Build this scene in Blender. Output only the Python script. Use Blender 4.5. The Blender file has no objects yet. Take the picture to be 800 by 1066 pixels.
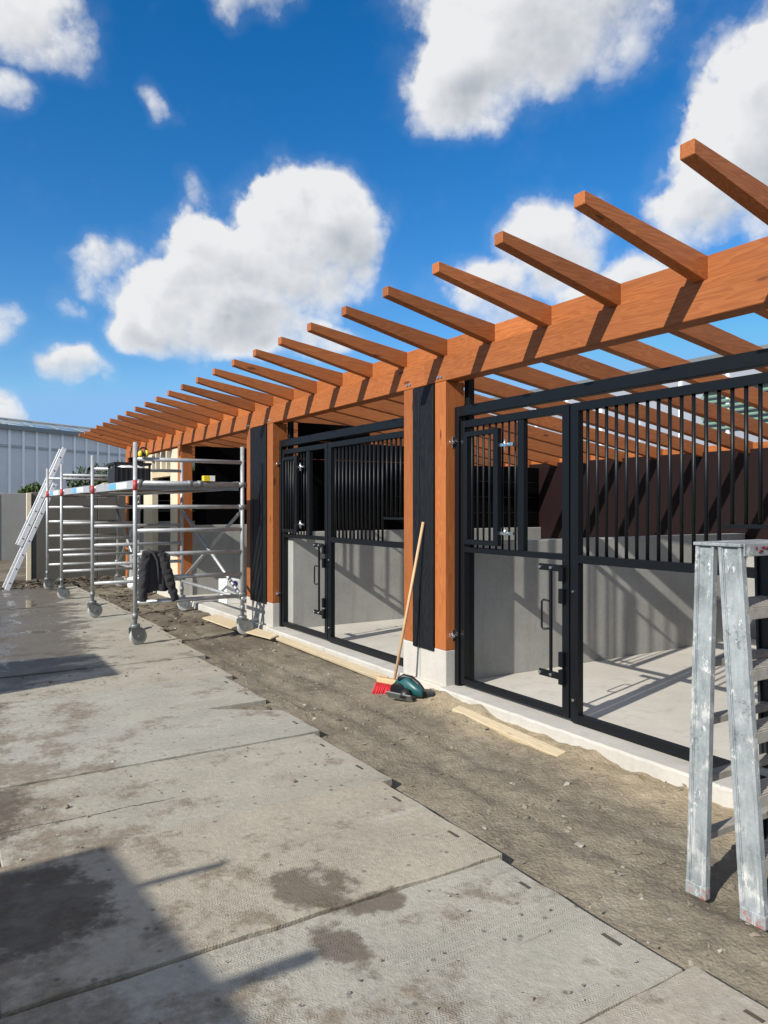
import bpy, bmesh, math, random
from mathutils import Vector, Matrix, noise as mnoise
R = math.radians
rng = random.Random(7)
sc = bpy.context.scene
COL = sc.collection

# ------------------------------------------------------------------ camera
EYE = 1.55
cd = bpy.data.cameras.new('camera'); cam = bpy.data.objects.new('camera', cd); COL.objects.link(cam)
cam.location = (0, 0, EYE); cam.rotation_euler = (R(90), 0, -0.5536)
cd.sensor_fit = 'VERTICAL'; cd.sensor_height = 24.0; cd.sensor_width = 18.0
cd.lens = 24.0 * 774.16 / 1066.0
cd.shift_y = -(533 - 528.66) / 1066.0
cd.clip_start = 0.05; cd.clip_end = 2000
sc.camera = cam

# ------------------------------------------------------------------ sun + exposure
SUN_EL, SUN_AZ = R(31.9), math.atan2(-1.0, -0.28)        # azimuth measured from +Y towards +X
to_sun = Vector((math.sin(SUN_AZ) * math.cos(SUN_EL), math.cos(SUN_AZ) * math.cos(SUN_EL), math.sin(SUN_EL)))
sd = bpy.data.lights.new('sun', 'SUN'); sun = bpy.data.objects.new('sun', sd); COL.objects.link(sun)
sd.energy = 4.9; sd.angle = R(0.55); sd.color = (1.0, 0.945, 0.86)
sun.rotation_euler = (-to_sun).to_track_quat('-Z', 'Y').to_euler(); sun.location = (-20, -6, 14)
vs = sc.view_settings
vs.view_transform = 'Standard'; vs.look = 'None'; vs.exposure = 0.32; vs.gamma = 1; vs.use_curve_mapping = False
sc.cycles.use_denoising = True
sc.cycles.max_bounces = 6

# ------------------------------------------------------------------ node helper
class NT:
    def __init__(s, tree): s.t = tree; s.n = tree.nodes; s.l = tree.links
    def node(s, typ, **kw):
        n = s.n.new(typ)
        for k, v in kw.items(): setattr(n, k, v)
        return n
    def put(s, sock, v):
        if v is None: return
        if isinstance(v, bpy.types.NodeSocket): s.l.new(v, sock)
        else:
            if isinstance(v, (tuple, list)) and len(v) == 3 and sock.type == 'RGBA': v = (*v, 1)
            sock.default_value = v
    def math(s, op, a, b=0.0, c=0.0, clamp=False):
        n = s.node('ShaderNodeMath', operation=op, use_clamp=clamp)
        s.put(n.inputs[0], a); s.put(n.inputs[1], b); s.put(n.inputs[2], c); return n.outputs[0]
    def vmath(s, op, a, b=None, scale=None):
        n = s.node('ShaderNodeVectorMath', operation=op)
        s.put(n.inputs[0], a)
        if b is not None: s.put(n.inputs[1], b)
        if scale is not None: s.put(n.inputs[3], scale)
        return n.outputs['Value'] if op in ('DOT_PRODUCT', 'LENGTH', 'DISTANCE') else n.outputs[0]
    def noise(s, vec, scale, detail=4, rough=0.55, dist=0.0, col=False):
        n = s.node('ShaderNodeTexNoise'); s.put(n.inputs['Vector'], vec)
        s.put(n.inputs['Scale'], scale); s.put(n.inputs['Detail'], detail); s.put(n.inputs['Roughness'], rough)
        s.put(n.inputs['Distortion'], dist); return n.outputs['Color' if col else 'Fac']
    def ramp(s, fac, pts, interp='LINEAR'):
        n = s.node('ShaderNodeValToRGB'); e = n.color_ramp.elements; n.color_ramp.interpolation = interp
        while len(e) < len(pts): e.new(0.5)
        for el, (p, c) in zip(e, pts):
            el.position = p; el.color = (*c, 1) if not isinstance(c, (int, float)) else (c, c, c, 1)
        s.put(n.inputs[0], fac); return n.outputs[0]
    def sstep(s, v, lo, hi):
        n = s.node('ShaderNodeMapRange', interpolation_type='SMOOTHSTEP')
        s.put(n.inputs[0], v); s.put(n.inputs[1], lo); s.put(n.inputs[2], hi); return n.outputs[0]
    def mix(s, f, a, b, mode='MIX'):
        n = s.node('ShaderNodeMix', data_type='RGBA', blend_type=mode)
        s.put(n.inputs[0], f); s.put(n.inputs[6], a); s.put(n.inputs[7], b); return n.outputs[2]
    def map(s, vec, loc=(0, 0, 0), rot=(0, 0, 0), scale=(1, 1, 1)):
        n = s.node('ShaderNodeMapping'); s.put(n.inputs[0], vec)
        n.inputs[1].default_value = loc; n.inputs[2].default_value = rot; n.inputs[3].default_value = scale
        return n.outputs[0]

# ------------------------------------------------------------------ sky with clouds (world, at infinity)
w = bpy.data.worlds.new('World'); sc.world = w; w.use_nodes = True
wt = NT(w.node_tree); w.node_tree.nodes.clear()
sky = wt.node('ShaderNodeTexSky', sky_type='NISHITA', sun_disc=False)
sky.sun_elevation = SUN_EL; sky.sun_rotation = SUN_AZ % (2 * math.pi); sky.air_density = 1.0; sky.dust_density = 0.35; sky.ozone_density = 2.5
dirv = wt.node('ShaderNodeTexCoord').outputs['Generated']
hsv = wt.node('ShaderNodeHueSaturation'); wt.put(hsv.inputs['Color'], sky.outputs[0])
hsv.inputs['Saturation'].default_value = 1.42; hsv.inputs['Value'].default_value = 1.42; hsv.inputs['Hue'].default_value = 0.505
CLOUDS = [  # azimuth, elevation, half width, half height (degrees), weight
    (22.5, 17.2, 7.6, 4.4, 1.0), (16.6, 14.6, 4.6, 3.4, .95), (24.6, 20.6, 4.4, 3.6, 1.0), (28.6, 20.0, 3.0, 3.8, 1.0), (17.6, 18.6, 3.0, 3.6, .95), (21, 13.6, 6.0, 2.2, .9), (13.6, 12.8, 2.6, 1.8, .85),
    (43.4, 32.5, 8.6, 4.8, 1.0), (38.2, 30.3, 3.6, 3.6, 1.0), (49.8, 34.5, 6.0, 3.4, .9), (44, 37, 10, 4, 1),
    (58.0, 24.2, 5.0, 5.6, 1.0), (55.0, 20.5, 3.4, 3.2, .85), (64, 26, 7, 6, 1.0),
    (44.5, 19.2, 4.8, 3.4, .70), (39.2, 15.8, 4.6, 2.6, .62), (50, 16, 6, 2.5, .6),
    (4.6, 30.8, 5.8, 3.6, .62), (3.0, 26.0, 3.6, 2.0, .42), (22.3, 34.8, 3.4, 2.8, .72),
    (15.3, 27.7, 1.6, 1.9, .16), (4.0, 11.8, 2.6, 1.7, .60), (9.4, 9.8, 2.0, 1.9, .62), (4.6, 7.0, 1.8, 1.4, .56),
    (11.4, 16.8, 2.8, 2.6, .32), (8.6, 14.4, 2.0, 1.6, .0), (17.5, 22.6, 2.2, 1.6, .1), (25.4, 12.8, 5.0, 1.6, .6), (-12, 20, 9, 5, 1), (-30, 30, 12, 6, 1), (78, 22, 7, 4, 1), (95, 30, 12, 6, 1),
    (140, 30, 30, 16, 1.2), (-75, 30, 22, 14, 1.2), (-150, 42, 24, 12, 1.2), (170, 55, 24, 16, 1.2), (100, 55, 22, 14, 1.2), (-40, 55, 22, 12, 1.2)]  # unseen clouds outside the view, added to make the sky fill more neutral
warp = wt.noise(dirv, 9.0, 2, 0.5, col=True)
warp = wt.vmath('SUBTRACT', warp, (0.5, 0.5, 0.5))
dirw = wt.vmath('ADD', dirv, wt.vmath('SCALE', warp, scale=0.10))
acc = None; accv = None
for az, el, rx, ry, wgt in CLOUDS:
    a_, e_ = R(az), R(el)
    c_ = Vector((math.sin(a_) * math.cos(e_), math.cos(a_) * math.cos(e_), math.sin(e_)))
    rt = Vector((math.cos(a_), -math.sin(a_), 0)); up_ = rt.cross(c_)
    if up_.z < 0: up_ = -up_
    t1 = rt / math.sin(R(rx)); t2 = up_ / math.sin(R(ry))
    dlt = wt.vmath('SUBTRACT', dirw, tuple(c_))
    x = wt.vmath('DOT_PRODUCT', dlt, tuple(t1)); y = wt.vmath('DOT_PRODUCT', dlt, tuple(t2)); z = wt.vmath('DOT_PRODUCT', dlt, tuple(c_ * 5))
    r2 = wt.math('ADD', wt.math('ADD', wt.math('MULTIPLY', x, x), wt.math('MULTIPLY', y, y)), wt.math('MULTIPLY', z, z))
    v = wt.math('SUBTRACT', wgt, r2)
    lean = wt.math('ADD', wt.math('MULTIPLY', y, .8), wt.math('MULTIPLY', x, -.45))
    vp = wt.math('MAXIMUM', v, 0.0)
    acc = v if acc is None else wt.math('SMOOTH_MAX', acc, v, .25)
    accv = wt.math('MULTIPLY', vp, lean) if accv is None else wt.math('ADD', accv, wt.math('MULTIPLY', vp, lean))
acc = wt.math('MAXIMUM', acc, -1.0)
def puffs(vec):
    n = wt.node('ShaderNodeTexVoronoi', feature='F1', normalize=True)
    wt.put(n.inputs['Vector'], vec); n.inputs['Scale'].default_value = 17.0; n.inputs['Detail'].default_value = 2.0
    n.inputs['Roughness'].default_value = .62; n.inputs['Lacunarity'].default_value = 2.3
    return n.outputs['Distance']
SUNW = tuple(Vector((-.75, -.1, .65)) * 0.011)
fine = wt.vmath('SCALE', wt.vmath('SUBTRACT', wt.noise(dirv, 26.0, 6, 0.68, col=True), (.5, .5, .5)), scale=.030)
dirf = wt.vmath('ADD', dirv, fine)
p1 = puffs(dirf); p2 = puffs(wt.vmath('ADD', dirf, SUNW))
n1 = wt.noise(dirv, 6.5, 10, 0.64)
n2 = wt.noise(wt.vmath('ADD', dirv, tuple(Vector((-.75, -.1, .65)) * 0.03)), 6.5, 4, 0.55)
nb = wt.noise(dirv, 3.4, 3, 0.5)
dens = wt.math('ADD', acc, wt.math('ADD', wt.math('MULTIPLY', wt.math('SUBTRACT', n1, 0.5), 2.1), wt.math('MULTIPLY', wt.math('SUBTRACT', .40, p1), 1.5)))
soft = wt.sstep(accv, .18, -.12)                        # shaded undersides fray, sunlit tops are crisp
cov = wt.sstep(dens, wt.math('SUBTRACT', -.02, wt.math('MULTIPLY', soft, .34)), wt.math('ADD', .36, wt.math('MULTIPLY', soft, .55)))
veil = wt.math('MULTIPLY', wt.sstep(dens, -.75, .5), .09)
cov = wt.math('MAXIMUM', cov, veil)
lit = wt.math('ADD', wt.math('MULTIPLY', wt.math('SUBTRACT', p2, p1), .85), wt.math('MULTIPLY', wt.math('SUBTRACT', n1, n2), 1.0))
thick = wt.sstep(dens, 0.35, 1.5)
shade = wt.math('ADD', wt.math('SUBTRACT', 1.0, wt.math('MULTIPLY', thick, 0.44)), wt.math('ADD', lit, wt.math('MULTIPLY', accv, 0.62)))
shade = wt.math('ADD', shade, wt.math('MULTIPLY', wt.math('SUBTRACT', nb, .5), .5))
shade = wt.math('MAXIMUM', wt.math('MINIMUM', shade, 1.02), 0.12)
ccol = wt.mix(shade, (2.5, 2.95, 3.6), (8.1, 8.15, 8.2))
skyb = wt.vmath('MINIMUM', hsv.outputs[0], (2.5, 4.9, 8.4))
skyc = wt.mix(wt.math('MULTIPLY', cov, 0.97), skyb, ccol)
bg = wt.node('ShaderNodeBackground'); wt.put(bg.inputs[0], skyc); bg.inputs[1].default_value = 0.085
wo = wt.node('ShaderNodeOutputWorld'); wt.l.new(bg.outputs[0], wo.inputs[0])

# ------------------------------------------------------------------ materials
def new_mat(name):
    m = bpy.data.materials.new(name); m.use_nodes = True; m.node_tree.nodes.clear()
    t = NT(m.node_tree); b = t.node('ShaderNodeBsdfPrincipled'); o = t.node('ShaderNodeOutputMaterial')
    t.l.new(b.outputs[0], o.inputs[0]); return m, t, b
def bump(t, b, h, strength, dist):
    n = t.node('ShaderNodeBump'); n.inputs['Strength'].default_value = strength; n.inputs['Distance'].default_value = dist
    t.put(n.inputs['Height'], h); t.l.new(n.outputs[0], b.inputs['Normal'])
def pos(t): return t.node('ShaderNodeNewGeometry').outputs['Position']
def rnd(t): return t.node('ShaderNodeObjectInfo').outputs['Random']
def simple(name, c, rough=.6, metal=0, var=.25, scale=12, bumpd=0.0, spec=None):
    m, t, b = new_mat(name); p = pos(t)
    n = t.noise(p, scale, 5, .6)
    k = t.math('ADD', 1 - var, t.math('MULTIPLY', n, 2 * var))
    t.put(b.inputs['Base Color'], t.vmath('SCALE', c, scale=k))
    t.put(b.inputs['Roughness'], t.math('ADD', rough - .08, t.math('MULTIPLY', t.noise(p, scale * 2.3, 3), .16)))
    b.inputs['Metallic'].default_value = metal
    if spec is not None: b.inputs['Specular IOR Level'].default_value = spec
    if bumpd: bump(t, b, n, .6, bumpd)
    return m
def wood(name, axis, dark, mid, light, rough=.55, char=False):
    """grain runs along the given axis; every object gets its own piece of timber"""
    m, t, b = new_mat(name); p = pos(t)
    off = t.vmath('SCALE', (7.3, 3.1, 5.7), scale=t.math('MULTIPLY', rnd(t), 13.0))
    p = t.vmath('ADD', p, off)
    s_ = [9.0, 9.0, 9.0]; s_[axis] = 0.85
    q = t.map(p, scale=tuple(s_))
    big = t.noise(q, 1.1, 2, .5)
    ring = t.math('FRACT', t.math('MULTIPLY', t.math('ADD', big, t.math('MULTIPLY', t.noise(q, 3.0, 2), .05)), 17.0))
    ring = t.math('MULTIPLY', t.math('POWER', ring, 2.0), t.math('SUBTRACT', 1.35, ring))
    s2 = [130.0, 130.0, 130.0]; s2[axis] = 4.0
    fib = t.noise(t.map(p, scale=tuple(s2)), 1.0, 3, .6)
    f = t.math('ADD', t.math('MULTIPLY', ring, .55), t.math('MULTIPLY', fib, .55))
    c = t.ramp(f, [(.15, light), (.5, mid), (.95, dark)])
    tone = t.math('ADD', .70, t.math('ADD', t.math('MULTIPLY', rnd(t), .42), t.math('MULTIPLY', t.noise(p, 1.1, 3), .32)))
    c = t.vmath('SCALE', c, scale=tone)
    kn = t.node('ShaderNodeTexVoronoi'); s3 = [6.0, 6.0, 6.0]; s3[axis] = 1.7
    t.put(kn.inputs['Vector'], t.map(p, scale=tuple(s3))); kn.inputs['Scale'].default_value = 1.0
    knot = t.sstep(kn.outputs['Distance'], .11, .05)
    c = t.mix(t.math('MULTIPLY', knot, .75), c, tuple(x * .35 for x in dark))
    t.put(b.inputs['Base Color'], c)
    t.put(b.inputs['Roughness'], t.math('ADD', rough - .1, t.math('MULTIPLY', f, .25)))
    b.inputs['Specular IOR Level'].default_value = .04 if 'partition' in name else (.22 if char else .3)
    bump(t, b, t.math('SUBTRACT', 1.0, f), .55 if char else .35, .004 if char else .0015)
    return m
RED = ((.150, .041, .0115), (.285, .087, .0245), (.40, .138, .041))
M = {}
for ax, nm in enumerate('xyz'):
    M['red_' + nm] = wood('stained_red_timber_' + nm, ax, *RED)
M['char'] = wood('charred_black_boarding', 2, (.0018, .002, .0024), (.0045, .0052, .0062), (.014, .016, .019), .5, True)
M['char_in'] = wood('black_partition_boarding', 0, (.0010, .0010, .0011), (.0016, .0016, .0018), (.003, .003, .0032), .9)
M['pale_y'] = wood('raw_pale_timber_y', 1, (.26, .20, .125), (.40, .325, .21), (.50, .42, .29), .8)
M['pale_z'] = wood('raw_pale_timber_z', 2, (.46, .38, .25), (.58, .50, .36), (.66, .59, .45), .7)
M['steel'] = simple('black_powder_coated_steel', (.0042, .0056, .0072), .42, 0, .2, 30, 0, .28)
M['bolt'] = simple('zinc_bolt', (.75, .75, .74), .25, 1, .1, 40)
M['alu'] = simple('galvanised_tube', (.40, .415, .42), .52, .45, .4, 16, .0008)
M['alu_bright'] = simple('bright_ladder_aluminium', (.72, .73, .74), .45, .25, .15, 20)
M['alu_deck'] = simple('deck_edge_aluminium', (.58, .61, .64), .4, .5, .2, 9)
M['stripe_blue'] = simple('blue_deck_sticker', (.12, .38, .62), .5)
M['stripe_white'] = simple('white_deck_sticker', (.78, .8, .82), .5)
M['deck_ply'] = simple('dark_deck_plywood', (.10, .075, .055), .7, 0, .4, 20)
M['red_clip'] = simple('red_tape', (.42, .05, .045), .5)
M['rubber'] = simple('grey_caster_tyre', (.36, .36, .34), .7, 0, .3, 40)
M['grey_metal'] = simple('cast_grey_metal', (.21, .225, .225), .5, .5, .35, 40, .001)
M['jacket'] = simple('dark_jacket_cloth', (.028, .027, .030), .9, 0, .45, 25, .004)
M['black_plastic'] = simple('black_plastic', (.012, .013, .015), .45)
M['yellow'] = simple('yellow_plastic', (.75, .56, .03), .4)
M['white_card'] = simple('white_card', (.78, .78, .75), .7)
M['blue_ink'] = simple('blue_print', (.02, .03, .22), .6)
M['teal'] = simple('teal_tool_plastic', (.008, .075, .078), .4, 0, .15, 60)
M['red_bristle'] = simple('red_bristles', (.58, .025, .035), .7, 0, .5, 160, .003)
M['broom_wood'] = simple('broom_handle_wood', (.55, .36, .20), .55, 0, .2, 8)
M['green'] = simple('green_slat', (.15, .27, .18), .6)
M['white_paint'] = simple('white_paint', (.90, .90, .90), .5, 0, .06, 4)
M['cabin'] = simple('grey_container_paint', (.3, .32, .34), .55, 0, .2, 3)
M['blue_cabin'] = simple('blue_cabin_plastic', (.05, .16, .4), .5, 0, .1, 3)

def concrete(name, c, stain=.35, scale=1.6, rough=.85, pores=True, bumpd=.003):
    m, t, b = new_mat(name); p = t.vmath('ADD', pos(t), t.vmath('SCALE', (3.1, 7.7, 1.3), scale=t.math('MULTIPLY', rnd(t), 5)))
    n = t.noise(p, scale, 8, .62); f = t.noise(p, 38, 5, .6)
    k = t.math('ADD', 1 - stain, t.math('ADD', t.math('MULTIPLY', n, 1.5 * stain), t.math('MULTIPLY', f, .5 * stain)))
    col = t.vmath('SCALE', c, scale=k)
    drip = t.noise(t.map(p, scale=(7, 7, .6)), 1.0, 4, .6)
    col = t.mix(t.math('MULTIPLY', t.sstep(drip, .52, .72), .22), col, tuple(x * .45 for x in c))
    h = f
    if pores:
        vo = t.node('ShaderNodeTexVoronoi'); t.put(vo.inputs['Vector'], p); vo.inputs['Scale'].default_value = 21
        pore = t.sstep(vo.outputs['Distance'], .10, .05)
        pore = t.math('MULTIPLY', pore, t.sstep(t.noise(p, 5, 2), .5, .62))
        col = t.mix(t.math('MULTIPLY', pore, .55), col, tuple(x * .3 for x in c))
        h = t.math('SUBTRACT', f, pore)
    t.put(b.inputs['Base Color'], col); b.inputs['Roughness'].default_value = rough; b.inputs['Specular IOR Level'].default_value = .3
    bump(t, b, h, .5, bumpd); return m
M['plinth'] = concrete('pale_cast_concrete', (.46, .443, .40), .45)
M['floor'] = concrete('stable_floor_concrete', (.50, .475, .415), .38, 1.1, .8, False, .0015)
M['wall'] = concrete('grey_cast_concrete_wall', (.32, .318, .296), .6, 1.3)
M['wall_dark'] = concrete('weathered_concrete_wall', (.115, .11, .095), .6, .9)
M['wall_mid'] = concrete('grey_retaining_concrete', (.27, .265, .25), .45, .8)

def dirt_mat(name, base):
    m, t, b = new_mat(name); p = pos(t)
    big = t.noise(p, 1.4, 7, .62); mid = t.noise(p, 14, 6, .65); fine = t.noise(p, 110, 4, .7)
    f = t.math('ADD', t.math('MULTIPLY', big, .5), t.math('ADD', t.math('MULTIPLY', mid, .3), t.math('MULTIPLY', fine, .3)))
    c = t.ramp(f, [(.34, tuple(x * .42 for x in base)), (.54, base), (.74, tuple(x * 1.55 for x in base))])
    pat = t.noise(p, 3.1, 8, .74)
    c = t.mix(t.math('MULTIPLY', t.sstep(pat, .54, .68), .45), c, (.30, .272, .222))
    c = t.mix(t.math('MULTIPLY', t.sstep(pat, .46, .34), .55), c, (.085, .075, .058))
    # pale dry sand piled against the kerb
    sx = t.node('ShaderNodeSeparateXYZ'); t.put(sx.inputs[0], p)
    near = t.math('MULTIPLY', t.sstep(t.math('ADD', sx.outputs[0], t.math('MULTIPLY', big, .5)), 3.32, 3.68), t.sstep(sx.outputs[1], 5.6, 4.6))
    c = t.mix(t.math('MULTIPLY', near, .75), c, t.ramp(mid, [(.3, (.30, .24, .15)), (.75, (.46, .38, .26))]))
    dampm = t.math('MULTIPLY', t.sstep(sx.outputs[1], 6.0, 9.5), t.sstep(t.noise(p, .9, 4), .34, .6))
    c = t.mix(t.math('MULTIPLY', dampm, .6), c, (.075, .055, .04))
    t.put(b.inputs['Base Color'], c); b.inputs['Roughness'].default_value = .93; b.inputs['Specular IOR Level'].default_value = .2
    vo = t.node('ShaderNodeTexVoronoi'); t.put(vo.inputs['Vector'], p); vo.inputs['Scale'].default_value = 55
    h = t.math('ADD', t.math('MULTIPLY', mid, 1.0), t.math('ADD', t.math('MULTIPLY', fine, .35), t.math('MULTIPLY', vo.outputs['Distance'], -.3)))
    bump(t, b, h, 1.0, .016); return m
M['dirt'] = dirt_mat('bare_dirt', (.205, .178, .133))
M['clod'] = simple('dirt_clods', (.20, .17, .128), .95, 0, .5, 30, .004)
M['rubble'] = simple('dark_soil_lumps', (.085, .07, .05), .95, 0, .6, 14, .004)
M['stone'] = simple('pale_stones', (.33, .30, .25), .9, 0, .4, 30, .003)

def slab_mat():
    m, t, b = new_mat('yard_slab_concrete'); p = pos(t)
    sx = t.node('ShaderNodeSeparateXYZ'); t.put(sx.inputs[0], p); X, Y = sx.outputs[0], sx.outputs[1]
    oi = t.node('ShaderNodeObjectInfo')
    n = t.noise(p, 1.8, 8, .65); f = t.noise(p, 28, 6, .65); g = t.noise(p, 140, 3, .6)
    c = t.ramp(oi.outputs['Random'], [(0, (.35, .315, .245)), (.35, (.35, .322, .258)), (.65, (.34, .322, .268)), (1, (.35, .335, .284))])
    k = t.math('ADD', .18, t.math('ADD', t.math('MULTIPLY', n, .66), t.math('ADD', t.math('MULTIPLY', f, .56), t.math('MULTIPLY', g, .44))))
    c = t.vmath('SCALE', c, scale=k)
    # pale cement smears dragged along the slab
    sm = t.noise(t.map(p, scale=(1.2, 4.5, 1)), 1.0, 6, .7)
    c = t.mix(t.math('MULTIPLY', t.sstep(sm, .56, .74), .45), c, (.50, .49, .455))
    # dried brown mud
    md = t.math('MULTIPLY', t.sstep(t.math('ADD', t.noise(p, 2.4, 8, .72), t.math('MULTIPLY', t.sstep(X, 1.4, .3), .12)), .535, .66), .8)
    c = t.mix(md, c, t.ramp(f, [(.3, (.13, .103, .072)), (.7, (.26, .212, .152))]))
    # small dark specks and rust spots
    vo = t.node('ShaderNodeTexVoronoi'); t.put(vo.inputs['Vector'], p); vo.inputs['Scale'].default_value = 9
    c = t.mix(t.math('MULTIPLY', t.sstep(vo.outputs['Distance'], .14, .05), .6), c, (.06, .05, .04))
    ck = t.math('ABSOLUTE', t.math('SUBTRACT', t.math('SUBTRACT', Y, 3.98), t.math('MULTIPLY', t.math('SUBTRACT', t.noise(p, 5, 5, .7), .5), .07)))
    c = t.mix(t.math('MULTIPLY', t.sstep(ck, .007, .002), t.math('MULTIPLY', t.sstep(X, 1.25, 1.0), t.sstep(X, .1, .3))), c, (.035, .03, .025))
    sc_ = t.noise(t.map(p, scale=(3, 34, 3), rot=(0, 0, .25)), 1.0, 5, .65)
    c = t.mix(t.math('MULTIPLY', t.sstep(sc_, .60, .70), .28), c, (.12, .10, .08))
    # wet ground to the left and far, with a wet patch and an oil stain nearer
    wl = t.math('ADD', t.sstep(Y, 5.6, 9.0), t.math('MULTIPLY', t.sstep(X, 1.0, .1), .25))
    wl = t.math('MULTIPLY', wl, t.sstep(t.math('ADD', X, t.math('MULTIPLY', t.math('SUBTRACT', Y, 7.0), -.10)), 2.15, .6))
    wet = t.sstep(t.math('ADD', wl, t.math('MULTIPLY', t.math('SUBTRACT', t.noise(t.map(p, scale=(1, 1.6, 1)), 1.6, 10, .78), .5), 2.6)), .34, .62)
    def spot(cx, cy, rx, ry):
        dx = t.math('DIVIDE', t.math('SUBTRACT', X, cx), rx); dy = t.math('DIVIDE', t.math('SUBTRACT', Y, cy), ry)
        r2 = t.math('ADD', t.math('MULTIPLY', dx, dx), t.math('MULTIPLY', dy, dy))
        return t.math('SUBTRACT', 1.0, r2)
    wb = t.noise(p, 6.0, 7, .68); wo_ = t.math('MULTIPLY', t.math('SUBTRACT', wb, .5), 3.2)
    sp = t.math('MAXIMUM', spot(1.36, 2.72, .20, .26), t.math('MAXIMUM', spot(1.26, 2.33, .12, .22), spot(1.5, 2.5, .16, .10)))
    oil = t.sstep(t.math('ADD', sp, wo_), .15, .75)
    sp2 = t.math('MAXIMUM', spot(.30, 3.15, .42, .42), spot(.1, 4.3, .45, .6))
    wet2 = t.sstep(t.math('ADD', sp2, t.math('MULTIPLY', wo_, .8)), .1, .55)
    c = t.mix(t.math('MULTIPLY', oil, .72), c, (.075, .052, .034))
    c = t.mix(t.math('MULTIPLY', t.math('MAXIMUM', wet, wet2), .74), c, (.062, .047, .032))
    t.put(b.inputs['Base Color'], c)
    pud = t.sstep(t.math('ADD', wl, t.math('MULTIPLY', t.math('SUBTRACT', t.noise(t.map(p, scale=(1.6, 1, 1)), 1.1, 6, .66), .5), 2.4)), .98, 1.12)
    rg = t.math('SUBTRACT', .86, t.math('MULTIPLY', wet, .36)); rg = t.math('SUBTRACT', rg, t.math('MULTIPLY', pud, .40))
    t.put(b.inputs['Roughness'], t.math('MAXIMUM', rg, .07)); b.inputs['Specular IOR Level'].default_value = .4
    # raised tread pattern: short strokes turned to and fro
    wob = t.math('MULTIPLY', t.noise(p, 2.0, 2), .05)
    zig = t.math('PINGPONG', t.math('MULTIPLY', t.math('ADD', Y, wob), 27), .5)
    st = t.math('PINGPONG', t.math('FRACT', t.math('MULTIPLY', t.math('ADD', X, t.math('MULTIPLY', zig, .030)), 88)), .5)
    tread = t.math('MULTIPLY', t.sstep(st, .2, .36), t.math('MULTIPLY', t.sstep(zig, .06, .12), t.sstep(t.math('ADD', t.noise(p, 2.6, 5, .65), t.math('MULTIPLY', f, .25)), .58, .74)))
    h = t.math('ADD', t.math('MULTIPLY', tread, .26), t.math('ADD', t.math('MULTIPLY', f, .9), t.math('ADD', t.math('MULTIPLY', g, .45), t.math('MULTIPLY', md, .5))))
    h = t.math('MULTIPLY', h, t.math('SUBTRACT', 1.0, t.math('MULTIPLY', pud, .97)))
    bump(t, b, h, .8, .007); return m
M['slab'] = slab_mat()
M['slot'] = simple('dark_slot', (.075, .062, .048), .9, 0, .4, 60)

def ladder_mat():
    m, t, b = new_mat('scuffed_ladder_aluminium'); p = pos(t)
    n = t.noise(p, 6, 8, .7); f = t.noise(t.map(p, scale=(60, 60, 12)), 1, 4, .6)
    c = t.ramp(t.math('ADD', t.math('MULTIPLY', n, .7), t.math('MULTIPLY', f, .3)), [(.3, (.17, .195, .205)), (.5, (.32, .355, .365)), (.7, (.47, .50, .505))])
    sp = t.math('MAXIMUM', t.sstep(t.noise(t.map(p, scale=(1, 1, .55)), 17, 8, .76), .57, .64), t.math('MULTIPLY', t.sstep(t.noise(p, 75, 4, .7), .55, .66), .22))
    c = t.mix(t.math('MULTIPLY', sp, .85), c, (.74, .76, .74))
    sx = t.node('ShaderNodeSeparateXYZ'); t.put(sx.inputs[0], p)
    foot = t.math('MULTIPLY', t.sstep(t.math('ADD', sx.outputs[2], t.math('MULTIPLY', n, -.03)), .012, -.008), t.sstep(t.noise(p, 55, 5, .7), .52, .62))
    c = t.mix(t.math('MULTIPLY', foot, .8), c, (.45, .12, .10))
    ru = t.sstep(t.noise(p, 19, 5, .7), .66, .73)
    c = t.mix(t.math('MULTIPLY', ru, .6), c, (.10, .085, .07))
    scr = t.sstep(t.noise(t.map(p, scale=(1, 46, 2.6), rot=(.25, 0, 0)), 1.0, 5, .7), .60, .66)
    c = t.mix(t.math('MULTIPLY', scr, .5), c, (.72, .74, .73))
    blot = t.math('MULTIPLY', t.sstep(t.noise(p, 3.7, 3), .52, .6), t.sstep(t.noise(t.map(p, scale=(1, 1, .45)), 34, 7, .74), .46, .54))
    c = t.mix(t.math('MULTIPLY', blot, .6), c, (.74, .74, .71))
    drk = t.math('MULTIPLY', t.sstep(t.noise(p, 5.1, 3), .58, .64), t.sstep(t.noise(p, 60, 5, .7), .52, .58))
    c = t.mix(t.math('MULTIPLY', drk, .45), c, (.07, .065, .06))
    t.put(b.inputs['Base Color'], c); b.inputs['Metallic'].default_value = .35
    t.put(b.inputs['Roughness'], t.math('ADD', .42, t.math('MULTIPLY', n, .25)))
    bump(t, b, t.math('ADD', t.math('MULTIPLY', n, .6), sp), .5, .0015); return m
M['ladder'] = ladder_mat()
M['dark_alu'] = simple('dark_ladder_channel', (.022, .025, .028), .55, .2, .5, 18)  # much darker version of the ladder metal, used on the far stiles
M['tread'] = simple('dirty_ladder_tread', (.33, .31, .27), .75, .1, .45, 26, .002)
M['splash'] = simple('dried_dark_red_paint', (.16, .02, .04), .7, 0, .4, 90, .002)

def purple_mat():
    m, t, b = new_mat('dark_maroon_formply'); p = pos(t)
    n = t.noise(p, 2.2, 6, .6); f = t.noise(t.map(p, scale=(50, 50, 3)), 1, 3)
    k = t.math('ADD', .6, t.math('ADD', t.math('MULTIPLY', n, .5), t.math('MULTIPLY', f, .3)))
    t.put(b.inputs['Base Color'], t.vmath('SCALE', (.0088, .0021, .0026), scale=k)); b.inputs['Roughness'].default_value = .6
    b.inputs['Specular IOR Level'].default_value = .28; return m
M['maroon'] = purple_mat()

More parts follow.
